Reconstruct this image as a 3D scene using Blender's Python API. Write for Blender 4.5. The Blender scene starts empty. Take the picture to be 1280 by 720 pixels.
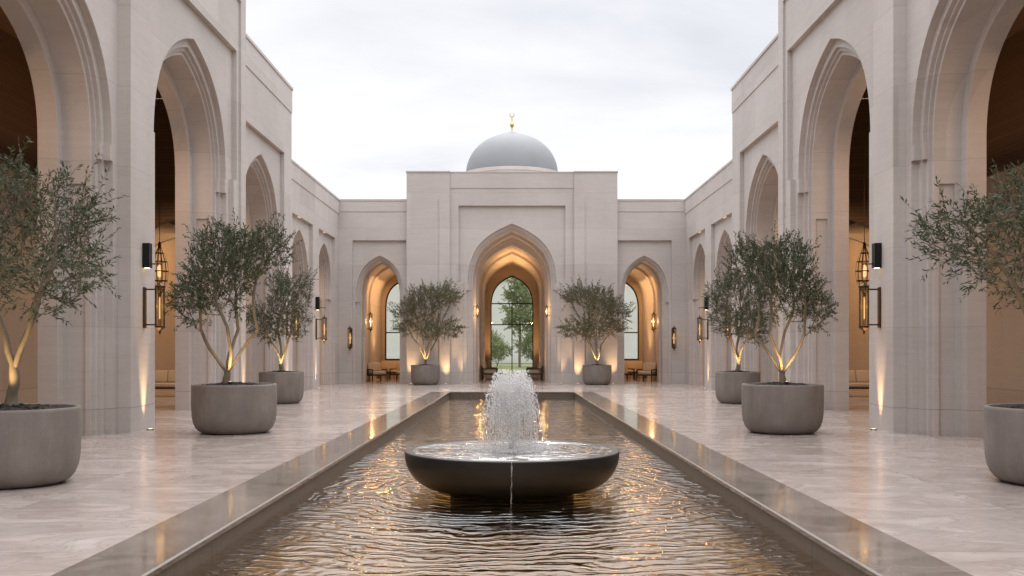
import bpy, bmesh, math, random
import numpy as np
from mathutils import Vector, Matrix, Euler

R = math.radians
random.seed(7)
sc = bpy.context.scene
COL = sc.collection

# ------------------------------------------------------------------ camera
cam = bpy.data.cameras.new('camera')
cam_o = bpy.data.objects.new('camera', cam)
COL.objects.link(cam_o)
cam_o.location = (0, 0, 1.6)
cam_o.rotation_euler = (R(90), 0, 0)
cam.sensor_width = 36.0
cam.lens = 36.0 * 1300 / 1280
cam.shift_y = 70 / 1280
cam.clip_start = 0.1
cam.clip_end = 3000
sc.camera = cam_o

# ------------------------------------------------------------------ node helpers
class NT:
    def __init__(s, tree):
        s.t = tree; s.n = tree.nodes; s.l = tree.links
    def add(s, typ, ins=None, **props):
        nd = s.n.new(typ)
        for k, v in props.items(): setattr(nd, k, v)
        for k, v in (ins or {}).items():
            if isinstance(v, bpy.types.NodeSocket): s.l.new(v, nd.inputs[k])
            else: nd.inputs[k].default_value = v
        return nd
    def math(s, op, a, b=0.0, c=None):
        nd = s.n.new('ShaderNodeMath'); nd.operation = op
        for i, v in enumerate((a, b) if c is None else (a, b, c)):
            if isinstance(v, bpy.types.NodeSocket): s.l.new(v, nd.inputs[i])
            else: nd.inputs[i].default_value = v
        return nd.outputs[0]
    def mix(s, f, a, b, blend='MIX'):
        nd = s.n.new('ShaderNodeMix'); nd.data_type = 'RGBA'; nd.blend_type = blend
        for i, v in ((0, f), (6, a), (7, b)):
            if isinstance(v, bpy.types.NodeSocket): s.l.new(v, nd.inputs[i])
            else: nd.inputs[i].default_value = v if i == 0 else (*v, 1) if len(v) == 3 else v
        return nd.outputs[2]
    def noise(s, vec, scale, detail=4, rough=0.55, dist=0.0):
        nd = s.add('ShaderNodeTexNoise', {'Vector': vec, 'Scale': scale, 'Detail': detail, 'Roughness': rough, 'Distortion': dist})
        return nd.outputs[0]
    def mapping(s, vec, scale=(1, 1, 1), loc=(0, 0, 0), rot=(0, 0, 0)):
        return s.add('ShaderNodeMapping', {'Vector': vec, 'Scale': scale, 'Location': loc, 'Rotation': rot}).outputs[0]
    def ramp(s, f, stops):
        nd = s.n.new('ShaderNodeValToRGB'); s.l.new(f, nd.inputs[0])
        e = nd.color_ramp.elements
        while len(e) < len(stops): e.new(0.5)
        for el, (p, c) in zip(e, stops):
            el.position = p; el.color = (*c, 1) if len(c) == 3 else c
        return nd.outputs[0]
    def rng(s, v, a, b, c, d):
        nd = s.add('ShaderNodeMapRange', {0: v, 1: a, 2: b, 3: c, 4: d}); return nd.outputs[0]

def new_mat(name):
    m = bpy.data.materials.new(name); m.use_nodes = True
    t = NT(m.node_tree); t.n.clear()
    out = t.n.new('ShaderNodeOutputMaterial')
    return m, t, out

def principled(t, out, **ins):
    b = t.add('ShaderNodeBsdfPrincipled', {k.replace('_', ' '): v for k, v in ins.items()})
    t.l.new(b.outputs[0], out.inputs[0])
    return b

def bump(t, b, h, strength=0.3, dist=0.01):
    bp = t.add('ShaderNodeBump', {'Height': h, 'Strength': strength, 'Distance': dist})
    t.l.new(bp.outputs[0], b.inputs['Normal'])

def simple_mat(name, col, rough=0.6, metal=0.0, var=0.12, scale=6.0, bstr=0.15, coords='Object'):
    m, t, out = new_mat(name)
    v = t.add('ShaderNodeTexCoord').outputs[coords]
    n = t.noise(v, scale, 5)
    c = t.mix(n, tuple(x * (1 - var) for x in col), tuple(min(1, x * (1 + var)) for x in col))
    b = principled(t, out, Base_Color=c, Roughness=rough, Metallic=metal)
    if bstr: bump(t, b, t.noise(v, scale * 7, 4), bstr, 0.004)
    return m

def emit_mat(name, col, st):
    m, t, out = new_mat(name)
    e = t.add('ShaderNodeEmission', {'Color': (*col, 1), 'Strength': st})
    t.l.new(e.outputs[0], out.inputs[0])
    return m

# ------------------------------------------------------------------ materials
def stone_mat(name, ca, cb, course=1.45, rough=0.62, plinth=True):
    m, t, out = new_mat(name)
    pos = t.add('ShaderNodeNewGeometry').outputs['Position']
    xyz = t.add('ShaderNodeSeparateXYZ', {0: pos})
    x, y, z = xyz.outputs
    along = t.math('ADD', x, y)
    big = t.noise(pos, 0.55, 5, 0.6)
    streak = t.noise(t.mapping(pos, (1.0, 1.0, 9.0)), 1.3, 6, 0.65, 0.4)
    fine = t.noise(t.mapping(pos, (1, 1, 2.5)), 26, 4, 0.7)
    row = t.math('FLOOR', t.math('DIVIDE', t.math('SUBTRACT', z, 0.45), course))
    off = t.math('MULTIPLY', t.math('FRACT', t.math('MULTIPLY', row, 0.37)), 2.6)
    col_i = t.math('FLOOR', t.math('DIVIDE', t.math('ADD', along, off), 2.6))
    # tone of each block
    wn = t.add('ShaderNodeTexWhiteNoise', {'Vector': t.add('ShaderNodeCombineXYZ', {0: row, 1: col_i, 2: 3.3}).outputs[0]}).outputs[0]
    f = t.math('ADD', t.math('ADD', t.math('MULTIPLY', big, 0.55), t.math('MULTIPLY', streak, 0.45)), t.math('MULTIPLY', t.math('SUBTRACT', wn, 0.5), 0.24))
    f = t.math('ADD', f, t.math('MULTIPLY', t.math('SUBTRACT', fine, 0.5), 0.5))
    c = t.mix(t.rng(f, 0.25, 0.80, 0, 1), ca, cb)
    # weathering: soft vertical rain streaks
    rain = t.noise(t.mapping(pos, (1.3, 1.3, 0.14)), 1.0, 5, 0.6)
    c = t.mix(t.rng(rain, 0.50, 0.78, 0, 0.14), c, tuple(v * 0.72 for v in ca))
    # joints
    fr = t.math('FRACT', t.math('DIVIDE', t.math('SUBTRACT', z, 0.45), course))
    jz = t.math('LESS_THAN', t.math('ABSOLUTE', t.math('SUBTRACT', fr, 0.5)), 0.4965)
    fa = t.math('FRACT', t.math('DIVIDE', t.math('ADD', along, off), 2.6))
    ja = t.math('LESS_THAN', t.math('ABSOLUTE', t.math('SUBTRACT', fa, 0.5)), 0.4985)
    j = t.math('MULTIPLY', jz, t.math('ADD', t.math('MULTIPLY', ja, 0.5), 0.5))
    pl = t.math('GREATER_THAN', t.math('ABSOLUTE', t.math('SUBTRACT', z, 0.45)), 0.007)
    jf = t.math('ADD', t.math('MULTIPLY', j, 0.32), t.math('ADD', t.math('MULTIPLY', pl, 0.38), 0.30))
    c = t.mix(jf, tuple(v * 0.45 for v in ca), c)
    b = principled(t, out, Base_Color=c, Roughness=rough)
    b.inputs['Specular IOR Level'].default_value = 0.35
    h = t.math('ADD', t.math('MULTIPLY', t.math('MULTIPLY', j, pl), 0.6), t.math('MULTIPLY', t.math('ADD', fine, streak), 0.35))
    bump(t, b, h, 0.22, 0.012)
    return m

M = {}
M['stone'] = stone_mat('limestone', (0.452, 0.410, 0.386), (0.592, 0.548, 0.523))
M['plaster'] = stone_mat('warm_plaster', (0.40, 0.33, 0.27), (0.50, 0.42, 0.35), course=2.2)
M['facade'] = simple_mat('pale_facade', (0.66, 0.64, 0.62), 0.8, var=0.08, scale=0.6, bstr=0.1)

def floor_mat(name, ca, cb, vein, tile, r0, r1, contrast=1.0, spec=0.6):
    m, t, out = new_mat(name)
    pos = t.add('ShaderNodeNewGeometry').outputs['Position']
    x, y, z = t.add('ShaderNodeSeparateXYZ', {0: pos}).outputs
    ix = t.math('FLOOR', t.math('DIVIDE', x, tile[0])); iy = t.math('FLOOR', t.math('DIVIDE', y, tile[1]))
    wn = t.add('ShaderNodeTexWhiteNoise', {'Vector': t.add('ShaderNodeCombineXYZ', {0: ix, 1: iy, 2: 1.7}).outputs[0]})
    shift = t.add('ShaderNodeVectorMath', {0: wn.outputs['Color'], 1: (9, 9, 9)}, operation='MULTIPLY').outputs[0]
    p2 = t.add('ShaderNodeVectorMath', {0: pos, 1: shift}, operation='ADD').outputs[0]
    v1 = t.noise(t.mapping(p2, (0.75, 0.95, 1), rot=(0, 0, R(18))), 0.9, 7, 0.60, 1.1)
    v2 = t.noise(t.mapping(p2, (0.75, 1.25, 1), rot=(0, 0, R(28))), 1.2, 8, 0.64, 1.6)
    f = t.math('ADD', t.math('MULTIPLY', v1, 0.6), t.math('MULTIPLY', v2, 0.5))
    f = t.math('ADD', f, t.math('MULTIPLY', t.math('SUBTRACT', wn.outputs[0], 0.5), 0.10))
    c = t.mix(t.rng(f, 0.55 - 0.2 / contrast, 0.55 + 0.2 / contrast, 0, 1), ca, cb)
    vv = t.math('ABSOLUTE', t.math('SUBTRACT', v2, 0.5))
    c = t.mix(t.rng(vv, 0.0, 0.03, 0.40, 0.0), c, vein)
    fx = t.math('ABSOLUTE', t.math('SUBTRACT', t.math('FRACT', t.math('DIVIDE', x, tile[0])), 0.5))
    fy = t.math('ABSOLUTE', t.math('SUBTRACT', t.math('FRACT', t.math('DIVIDE', y, tile[1])), 0.5))
    j = t.math('MULTIPLY', t.math('LESS_THAN', fx, 0.5 - 0.0022 / tile[0]), t.math('LESS_THAN', fy, 0.5 - 0.003 / tile[1]))
    c = t.mix(t.math('ADD', t.math('MULTIPLY', j, 0.6), 0.4), tuple(v * 0.35 for v in ca), c)
    scuff = t.noise(pos, 1.7, 6, 0.7)
    rg = t.rng(t.math('ADD', t.math('MULTIPLY', scuff, 0.6), t.math('MULTIPLY', v2, 0.4)), 0.35, 0.65, r0, r1)
    b = principled(t, out, Base_Color=c, Roughness=rg)
    b.inputs['Specular IOR Level'].default_value = spec
    bump(t, b, t.math('ADD', j, t.math('MULTIPLY', t.noise(pos, 2.2, 3), 0.25)), 0.12, 0.006)
    return m

M['marble'] = floor_mat('court_marble', (0.285, 0.232, 0.208), (0.510, 0.455, 0.430), (0.20, 0.155, 0.14), (2.4, 1.6), 0.11, 0.24)
M['coping'] = floor_mat('coping_stone', (0.085, 0.069, 0.058), (0.245, 0.207, 0.180), (0.29, 0.25, 0.22), (5.0, 2.2), 0.06, 0.16, spec=0.6)
M['edge'] = simple_mat('polished_edge', (0.30, 0.265, 0.24), 0.25, bstr=0)
M['pool_stone'] = floor_mat('pool_stone', (0.36, 0.235, 0.115), (0.50, 0.340, 0.180), (0.20, 0.13, 0.07), (1.2, 1.2), 0.3, 0.5)

def pool_wall_mat():
    m, t, out = new_mat('pool_side_stone')
    pos = t.add('ShaderNodeNewGeometry').outputs['Position']
    st = t.noise(t.mapping(pos, (9, 9, 0.6)), 2.0, 5, 0.6)
    c = t.mix(st, (0.070, 0.058, 0.048), (0.150, 0.122, 0.098))
    x, y, z = t.add('ShaderNodeSeparateXYZ', {0: pos}).outputs
    j = t.math('LESS_THAN', t.math('ABSOLUTE', t.math('SUBTRACT', t.math('FRACT', t.math('DIVIDE', y, 2.2)), 0.5)), 0.498)
    c = t.mix(j, (0.03, 0.025, 0.02), c)
    b = principled(t, out, Base_Color=c, Roughness=0.45)
    return m
M['pool_side'] = pool_wall_mat()

BOWL = (0.0, 13.0)
def water_mat(name, tint, ripple, radial, detail_scale, strength, wl=0.21, ior=1.45, boost=1.85):
    m, t, out = new_mat(name)
    pos = t.add('ShaderNodeNewGeometry').outputs['Position']
    d = t.add('ShaderNodeVectorMath', {0: pos, 1: (BOWL[0], BOWL[1], 0)}, operation='SUBTRACT').outputs[0]
    d = t.add('ShaderNodeVectorMath', {0: d, 1: (1, 1, 0)}, operation='MULTIPLY').outputs[0]
    r = t.add('ShaderNodeVectorMath', {0: d}, operation='LENGTH').outputs['Value']
    warp = t.math('MULTIPLY', t.math('SUBTRACT', t.noise(pos, 0.9, 3), 0.5), 0.9)
    rr = t.math('ADD', r, warp)
    def crest(arg, p):
        return t.math('POWER', t.math('MULTIPLY', t.math('ADD', t.math('SINE', arg), 1.0), 0.5), p)
    ring = crest(t.math('MULTIPLY', rr, 2 * math.pi / wl), 2.2)
    ring2 = crest(t.math('MULTIPLY', t.math('ADD', rr, t.math('MULTIPLY', warp, 0.7)), 2 * math.pi / (wl * 0.53)), 1.6)
    amp = t.rng(r, 1.0, 9.0, 1.0, 0.25)
    patch = t.rng(t.noise(pos, 1.3, 3), 0.32, 0.68, 0.45, 1.0)
    n1 = t.noise(t.mapping(pos, (0.9, 1.5, 1)), 2.2, 2, 0.5, 0.5)
    rdg = t.math('SUBTRACT', 1.0, t.math('MULTIPLY', t.math('ABSOLUTE', t.math('SUBTRACT', t.noise(t.mapping(pos, (0.85, 1.5, 1), loc=(4, 2, 0)), 2.4, 2, 0.5, 0.8), 0.5)), 5.0))
    rdg = t.math('POWER', t.math('MAXIMUM', rdg, 0.0), 2.0)
    n2 = t.noise(t.mapping(pos, (1.0, 1.5, 1)), detail_scale, 3, 0.5, 0.3)
    h = t.math('MULTIPLY', t.math('MULTIPLY', t.math('ADD', t.math('MULTIPLY', ring, 1.3), t.math('MULTIPLY', ring2, 0.5)), amp), t.math('MULTIPLY', patch, radial))
    h = t.math('ADD', h, t.math('ADD', t.math('MULTIPLY', n1, 2.4 * ripple), t.math('ADD', t.math('MULTIPLY', rdg, 0.75 * ripple), t.math('MULTIPLY', n2, 0.35 * ripple))))
    bp = t.add('ShaderNodeBump', {'Height': h, 'Strength': 1.0, 'Distance': strength})
    fr = t.add('ShaderNodeFresnel', {'IOR': ior, 'Normal': bp.outputs[0]})
    gl = t.add('ShaderNodeBsdfGlossy', {'Color': (0.98, 0.97, 0.95, 1), 'Roughness': 0.03, 'Normal': bp.outputs[0]})
    tr = t.add('ShaderNodeBsdfTransparent', {'Color': (*tint, 1)})
    mx = t.add('ShaderNodeMixShader', {0: t.math('MINIMUM', t.math('MULTIPLY', fr.outputs[0], boost), 0.97), 1: tr.outputs[0], 2: gl.outputs[0]})
    t.l.new(mx.outputs[0], out.inputs[0])
    return m
M['water'] = water_mat('pool_water', (0.90, 0.79, 0.60), 0.8, 1.7, 8.0, 0.0062)
M['bowl_water'] = water_mat('bowl_water', (0.75, 0.78, 0.82), 1.2, 1.4, 26.0, 0.0045, 0.12, 1.4, 1.25)

def drop_mat():
    m, t, out = new_mat('falling_water')
    df = t.add('ShaderNodeBsdfDiffuse', {'Color': (0.985, 0.985, 0.99, 1)})
    tl = t.add('ShaderNodeBsdfTranslucent', {'Color': (0.985, 0.985, 0.99, 1)})
    gl = t.add('ShaderNodeBsdfGlossy', {'Roughness': 0.05})
    tr = t.add('ShaderNodeBsdfTransparent', {})
    a = t.add('ShaderNodeMixShader', {0: 0.5, 1: df.outputs[0], 2: tl.outputs[0]})
    b = t.add('ShaderNodeMixShader', {0: 0.14, 1: a.outputs[0], 2: gl.outputs[0]})
    mx = t.add('ShaderNodeMixShader', {0: 0.36, 1: b.outputs[0], 2: tr.outputs[0]})
    t.l.new(mx.outputs[0], out.inputs[0])
    return m
M['drop'] = drop_mat()

def concrete_mat():
    m, t, out = new_mat('pot_concrete')
    v = t.add('ShaderNodeTexCoord').outputs['Object']
    oi = t.add('ShaderNodeObjectInfo').outputs['Random']
    v = t.add('ShaderNodeVectorMath', {0: v, 1: t.add('ShaderNodeCombineXYZ', {0: t.math('MULTIPLY', oi, 40), 1: 0.0, 2: 0.0}).outputs[0]}, operation='ADD').outputs[0]
    a = t.noise(v, 1.6, 6, 0.65); b_ = t.noise(t.mapping(v, (5, 5, 0.6)), 1.3, 5, 0.6); f = t.noise(v, 45, 3, 0.6)
    k = t.math('ADD', t.math('ADD', t.math('MULTIPLY', a, 0.6), t.math('MULTIPLY', b_, 0.35)), t.math('MULTIPLY', f, 0.16))
    c = t.ramp(k, [(0.36, (0.150, 0.129, 0.115)), (0.55, (0.200, 0.174, 0.157)), (0.75, (0.262, 0.232, 0.212))])
    pit = t.rng(t.add('ShaderNodeTexVoronoi', {'Vector': v, 'Scale': 30.0}).outputs[0], 0.0, 0.09, 1.0, 0.0)
    c = t.mix(t.math('MULTIPLY', pit, 0.25), c, (0.09, 0.08, 0.07))
    b = principled(t, out, Base_Color=c, Roughness=0.7)
    b.inputs['Specular IOR Level'].default_value = 0.3
    bump(t, b, t.math('SUBTRACT', f, pit), 0.2, 0.004)
    return m
M['concrete'] = concrete_mat()
M['soil'] = simple_mat('dark_mulch', (0.022, 0.019, 0.016), 0.9, var=0.5, scale=30, bstr=0.8)
M['bowl'] = simple_mat('bowl_stone', (0.0125, 0.0125, 0.0130), 0.42, var=0.25, scale=9, bstr=0.12)
M['rim'] = simple_mat('bowl_rim_stone', (0.055, 0.055, 0.055), 0.28, var=0.2, scale=9, bstr=0.1)
M['black'] = simple_mat('black_metal', (0.014, 0.014, 0.015), 0.42, 0.6, bstr=0.05)
M['frame'] = simple_mat('matt_black_frame', (0.016, 0.015, 0.014), 0.75, 0.0, bstr=0.05)
M['bronze'] = simple_mat('dark_bronze', (0.10, 0.066, 0.034), 0.38, 0.9, var=0.25, scale=18, bstr=0.08)
M['gold'] = simple_mat('gilded_metal', (0.62, 0.42, 0.14), 0.28, 1.0, bstr=0.03)
M['dome'] = simple_mat('dome_lead', (0.232, 0.240, 0.254), 0.62, var=0.10, scale=1.3, bstr=0.08)
M['cushion'] = simple_mat('beige_fabric', (0.50, 0.41, 0.32), 0.9, var=0.08, scale=40, bstr=0.3)
M['seatwood'] = simple_mat('dark_wood', (0.035, 0.024, 0.017), 0.5, var=0.3, scale=12, bstr=0.1)
M['glow'] = emit_mat('lantern_flame', (1.0, 0.64, 0.32), 6.0)
M['glow_soft'] = emit_mat('lamp_lens', (1.0, 0.72, 0.40), 6.0)
M['strip'] = emit_mat('strip_lens', (1.0, 0.74, 0.48), 0.85)
M['glow_dim'] = emit_mat('lantern_flame_low', (1.0, 0.62, 0.28), 1.1)
M['glow_mid'] = emit_mat('lantern_flame_mid', (1.0, 0.66, 0.34), 1.7)

def wood_mat():
    m, t, out = new_mat('slatted_wood')
    pos = t.add('ShaderNodeNewGeometry').outputs['Position']
    x, y, z = t.add('ShaderNodeSeparateXYZ', {0: pos}).outputs
    k = t.math('FRACT', t.math('DIVIDE', t.math('ADD', z, t.math('MULTIPLY', x, 0.0)), 0.11))
    idx = t.math('FLOOR', t.math('DIVIDE', z, 0.11))
    gap = t.math('GREATER_THAN', k, 0.16)
    g = t.noise(t.mapping(pos, (3, 0.7, 22)), 1.4, 5, 0.6)
    wn = t.add('ShaderNodeTexWhiteNoise', {'W': idx}, noise_dimensions='1D').outputs[0]
    c = t.mix(t.math('ADD', t.math('MULTIPLY', g, 0.7), t.math('MULTIPLY', wn, 0.3)), (0.055, 0.030, 0.016), (0.125, 0.070, 0.036))
    c = t.mix(t.math('ADD', t.math('MULTIPLY', gap, 0.6), 0.4), (0.016, 0.010, 0.006), c)
    b = principled(t, out, Base_Color=c, Roughness=0.5)
    bump(t, b, gap, 0.5, 0.02)
    return m
M['wood'] = wood_mat()

def glass_mat():
    m, t, out = new_mat('window_glass')
    fr = t.add('ShaderNodeFresnel', {'IOR': 1.45})
    gl = t.add('ShaderNodeBsdfGlossy', {'Roughness': 0.02, 'Color': (0.9, 0.93, 0.95, 1)})
    tr = t.add('ShaderNodeBsdfTransparent', {'Color': (0.93, 0.95, 0.95, 1)})
    mx = t.add('ShaderNodeMixShader', {0: fr.outputs[0], 1: tr.outputs[0], 2: gl.outputs[0]})
    t.l.new(mx.outputs[0], out.inputs[0])
    return m
M['glass'] = glass_mat()
def lantern_glass():
    m, t, out = new_mat('lantern_glass')
    gl = t.add('ShaderNodeBsdfGlossy', {'Roughness': 0.35, 'Color': (0.8, 0.75, 0.65, 1)})
    tr = t.add('ShaderNodeBsdfTransparent', {'Color': (0.92, 0.86, 0.74, 1)})
    mx = t.add('ShaderNodeMixShader', {0: 0.07, 1: tr.outputs[0], 2: gl.outputs[0]})
    t.l.new(mx.outputs[0], out.inputs[0])
    return m
M['lantern_glass'] = lantern_glass()

def leaf_mat(name, ca, cb, cc):
    m, t, out = new_mat(name)
    g = t.add('ShaderNodeNewGeometry')
    ri = g.outputs['Random Per Island']
    c = t.ramp(ri, [(0.0, ca), (0.55, cb), (1.0, cc)])
    b = t.add('ShaderNodeBsdfPrincipled', {'Base Color': c, 'Roughness': 0.5})
    b.inputs['Specular IOR Level'].default_value = 0.35
    tl = t.add('ShaderNodeBsdfTranslucent', {'Color': c})
    mx = t.add('ShaderNodeMixShader', {0: 0.28, 1: b.outputs[0], 2: tl.outputs[0]})
    t.l.new(mx.outputs[0], out.inputs[0])
    return m
M['leaf'] = leaf_mat('olive_leaf', (0.036, 0.050, 0.024), (0.062, 0.080, 0.040), (0.130, 0.148, 0.088))
M['leaf_warm'] = leaf_mat('olive_leaf_warm', (0.075, 0.078, 0.042), (0.125, 0.125, 0.070), (0.21, 0.20, 0.125))
M['leaf_garden'] = leaf_mat('garden_leaf', (0.16, 0.20, 0.09), (0.24, 0.29, 0.12), (0.34, 0.37, 0.18))
def bark_mat():
    m, t, out = new_mat('olive_bark')
    v = t.add('ShaderNodeTexCoord').outputs['Object']
    n = t.noise(t.mapping(v, (14, 14, 3)), 1.6, 6, 0.65, 0.6); k = t.noise(v, 9, 4)
    c = t.mix(t.math('ADD', t.math('MULTIPLY', n, 0.7), t.math('MULTIPLY', k, 0.4)), (0.070, 0.055, 0.040), (0.27, 0.22, 0.165))
    b = principled(t, out, Base_Color=c, Roughness=0.85)
    bump(t, b, n, 0.7, 0.012)
    return m
M['bark'] = bark_mat()
def lawn_mat():
    m, t, out = new_mat('lawn')
    pos = t.add('ShaderNodeNewGeometry').outputs['Position']
    a = t.noise(pos, 0.4, 5); f = t.noise(pos, 18, 4, 0.7)
    c = t.mix(t.math('ADD', t.math('MULTIPLY', a, 0.6), t.math('MULTIPLY', f, 0.4)), (0.10, 0.13, 0.045), (0.20, 0.21, 0.085))
    b = principled(t, out, Base_Color=c, Roughness=0.9)
    bump(t, b, f, 0.6, 0.04)
    return m
M['lawn'] = lawn_mat()

# ------------------------------------------------------------------ object helpers
def tag(o, label=None, cat=None, group=None, kind=None):
    if label: o['label'] = label
    if cat: o['category'] = cat
    if group: o['group'] = group
    if kind: o['kind'] = kind
    return o

def empty(name, loc, rz=0.0):
    o = bpy.data.objects.new(name, None); COL.objects.link(o)
    o.empty_display_size = 0.3
    o.location = loc; o.rotation_euler = (0, 0, rz)
    return o

def mobj(name, bm, mat, parent=None, world=False, smooth=False):
    """link the bmesh as one mesh object; world=True: its vertices are in world coordinates"""
    if world and parent is not None:
        p = parent; mats = Matrix.Identity(4)
        chain = []
        while p is not None:
            chain.append(Matrix.LocRotScale(p.location, p.rotation_euler, p.scale)); p = p.parent
        for x in chain: mats = x @ mats
        bmesh.ops.transform(bm, matrix=mats.inverted(), verts=bm.verts)
    me = bpy.data.meshes.new(name)
    bm.to_mesh(me); bm.free()
    if smooth:
        me.polygons.foreach_set('use_smooth', [True] * len(me.polygons))
    me.materials.append(mat)
    o = bpy.data.objects.new(name, me); COL.objects.link(o)
    if parent is not None: o.parent = parent
    return o

def copy_tree(o, parent=None):
    c = o.copy(); COL.objects.link(c)
    c.parent = parent
    for ch in list(o.children): copy_tree(ch, c)
    return c

def box(bm, x0, x1, y0, y1, z0, z1, bevel=0.0):
    r = bmesh.ops.create_cube(bm, size=1.0)
    vs = r['verts']
    for v in vs:
        v.co = Vector(((x0 + x1) / 2 + v.co.x * (x1 - x0), (y0 + y1) / 2 + v.co.y * (y1 - y0), (z0 + z1) / 2 + v.co.z * (z1 - z0)))
    if bevel > 0:
        es = list({e for v in vs for e in v.link_edges})
        bmesh.ops.bevel(bm, geom=es, offset=bevel, segments=3, profile=0.5, affect='EDGES')

def lathe(bm, prof, n=48, cx=0, cy=0, close=False):
    rings = []
    for r, z in prof:
        if r < 1e-5: rings.append([bm.verts.new((cx, cy, z))])
        else: rings.append([bm.verts.new((cx + r * math.cos(2 * math.pi * i / n), cy + r * math.sin(2 * math.pi * i / n), z)) for i in range(n)])
    for a, b in zip(rings[:-1], rings[1:]):
        for i in range(n):
            j = (i + 1) % n
            if len(a) == 1 and len(b) == 1: continue
            if len(a) == 1: bm.faces.new((a[0], b[j], b[i]))
            elif len(b) == 1: bm.faces.new((a[i], a[j], b[0]))
            else: bm.faces.new((a[i], a[j], b[j], b[i]))

def tube(bm, pts, rads, n=6, cap=True):
    rings = []
    prev = None
    for i, p in enumerate(pts):
        p = Vector(p)
        d = (Vector(pts[min(i + 1, len(pts) - 1)]) - Vector(pts[max(i - 1, 0)]))
        d = d.normalized() if d.length > 1e-9 else Vector((0, 0, 1))
        if prev is None:
            a = d.orthogonal().normalized()
        else:
            a = (prev - d * prev.dot(d))
            a = a.normalized() if a.length > 1e-6 else d.orthogonal().normalized()
        prev = a; b = d.cross(a)
        rings.append([bm.verts.new(p + (a * math.cos(2 * math.pi * k / n) + b * math.sin(2 * math.pi * k / n)) * rads[i]) for k in range(n)])
    for r0, r1 in zip(rings[:-1], rings[1:]):
        for k in range(n):
            bm.faces.new((r0[k], r0[(k + 1) % n], r1[(k + 1) % n], r1[k]))
    if cap:
        bm.faces.new(rings[0][::-1]); bm.faces.new(rings[-1])

# ------------------------------------------------------------------ arches and layered walls
ARCH = {'tan': 0.24, 'k1': 0.58, 'k2': 0.62}
def arch_half(a, spring, apex, n=22, tan=None):
    """right half, from (a, spring) up to (0, apex): a four-centred pointed arch"""
    rise = apex - spring
    k2 = ARCH['k2']; tan = tan or ARCH['tan']
    tn = min(tan, 0.85 * rise / a)
    P = [(a, spring), (a, spring + ARCH['k1'] * rise), (a * k2, apex - a * k2 * tn), (0, apex)]
    pts = []
    for i in range(n + 1):
        s = i / n; q = 1 - s
        pts.append(tuple(q**3 * P[0][j] + 3 * q * q * s * P[1][j] + 3 * q * s * s * P[2][j] + s**3 * P[3][j] for j in (0, 1)))
    return pts

def open_arch(cu, a, spring, apex, lower=(), n=22, tan=None):
    """opening outline from left floor over the apex to right floor; lower = [(half, z_from)] steps under the curve, top first"""
    half = [(a, spring)] if False else []
    right = arch_half(a, spring, apex, n, tan)         # bottom -> top
    down = []                                          # going down from the spring
    cur = a
    for h, z in lower:                                 # at height z the half width becomes h
        down.append((cur, z)); down.append((h, z)); cur = h
    down.append((cur, 0.0))
    rp = [(x, z) for x, z in reversed(right)] + down   # apex -> floor
    lp = [(-x, z) for x, z in reversed(rp)]            # floor -> apex
    pts = lp[:-1] + rp
    return [(cu + x, z) for x, z in pts]

def open_panel(cu, fw, ft, s1, hb):
    p = [(-hb, 0), (-hb, s1), (-fw, s1), (-fw, ft), (fw, ft), (fw, s1), (hb, s1), (hb, 0)]
    return [(cu + x, z) for x, z in p]

def wall_face(bm, T, u0, u1, H, ops, d):
    """a wall face with openings, as strips between the outline of each opening and the wall's edge"""
    ops = sorted(ops, key=lambda o: o[0][0])
    cuts = [u0] + [(a[-1][0] + b[0][0]) / 2 for a, b in zip(ops[:-1], ops[1:])] + [u1]
    for k, op in enumerate(ops):
        top = max(v for _, v in op)
        for side, ub in ((op, cuts[k]), (op[::-1], cuts[k + 1])):
            for (ua, va), (uc, vc) in zip(side[:-1], side[1:]):
                if vc - va < 1e-7:
                    if va >= top - 1e-7: break
                    continue
                bm.faces.new([bm.verts.new(T(*p)) for p in ((ub, va, d), (ua, va, d), (uc, vc, d), (ub, vc, d))])
                if vc >= top - 1e-7: break
        bm.faces.new([bm.verts.new(T(*p)) for p in ((cuts[k], top, d), (cuts[k + 1], top, d), (cuts[k + 1], H, d), (cuts[k], H, d))])

def layered_wall(bm, T, u0, u1, H, layers, d0=0.0, back=True, ends=True):
    """layers: list of (thickness, [openings]); each opening is an outline floor->apex->floor"""
    d = d0
    for t, ops in layers:
        wall_face(bm, T, u0, u1, H, ops, d)
        for op in ops:
            a = [bm.verts.new(T(u, v, d)) for u, v in op]
            b = [bm.verts.new(T(u, v, d + t)) for u, v in op]
            for i in range(len(op) - 1):
                bm.faces.new((a[i], a[i + 1], b[i + 1], b[i]))
        d += t
    if back: wall_face(bm, T, u0, u1, H, layers[-1][1], d)
    if ends:
        for (ua, va), (ub, vb) in (((u0, 0), (u0, H)), ((u0, H), (u1, H)), ((u1, H), (u1, 0))):
            bm.faces.new([bm.verts.new(T(*p)) for p in ((ua, va, d0), (ub, vb, d0), (ub, vb, d), (ua, va, d))])
    return d

def slab(bm, T, u0, u1, v0, v1, d0, d1):
    c = [T(u, v, d) for d in (d0, d1) for u, v in ((u0, v0), (u1, v0), (u1, v1), (u0, v1))]
    vs = [bm.verts.new(p) for p in c]
    for f in ((0, 1, 2, 3), (4, 5, 6, 7), (0, 1, 5, 4), (1, 2, 6, 5), (2, 3, 7, 6), (3, 0, 4, 7)):
        bm.faces.new([vs[i] for i in f])

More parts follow.
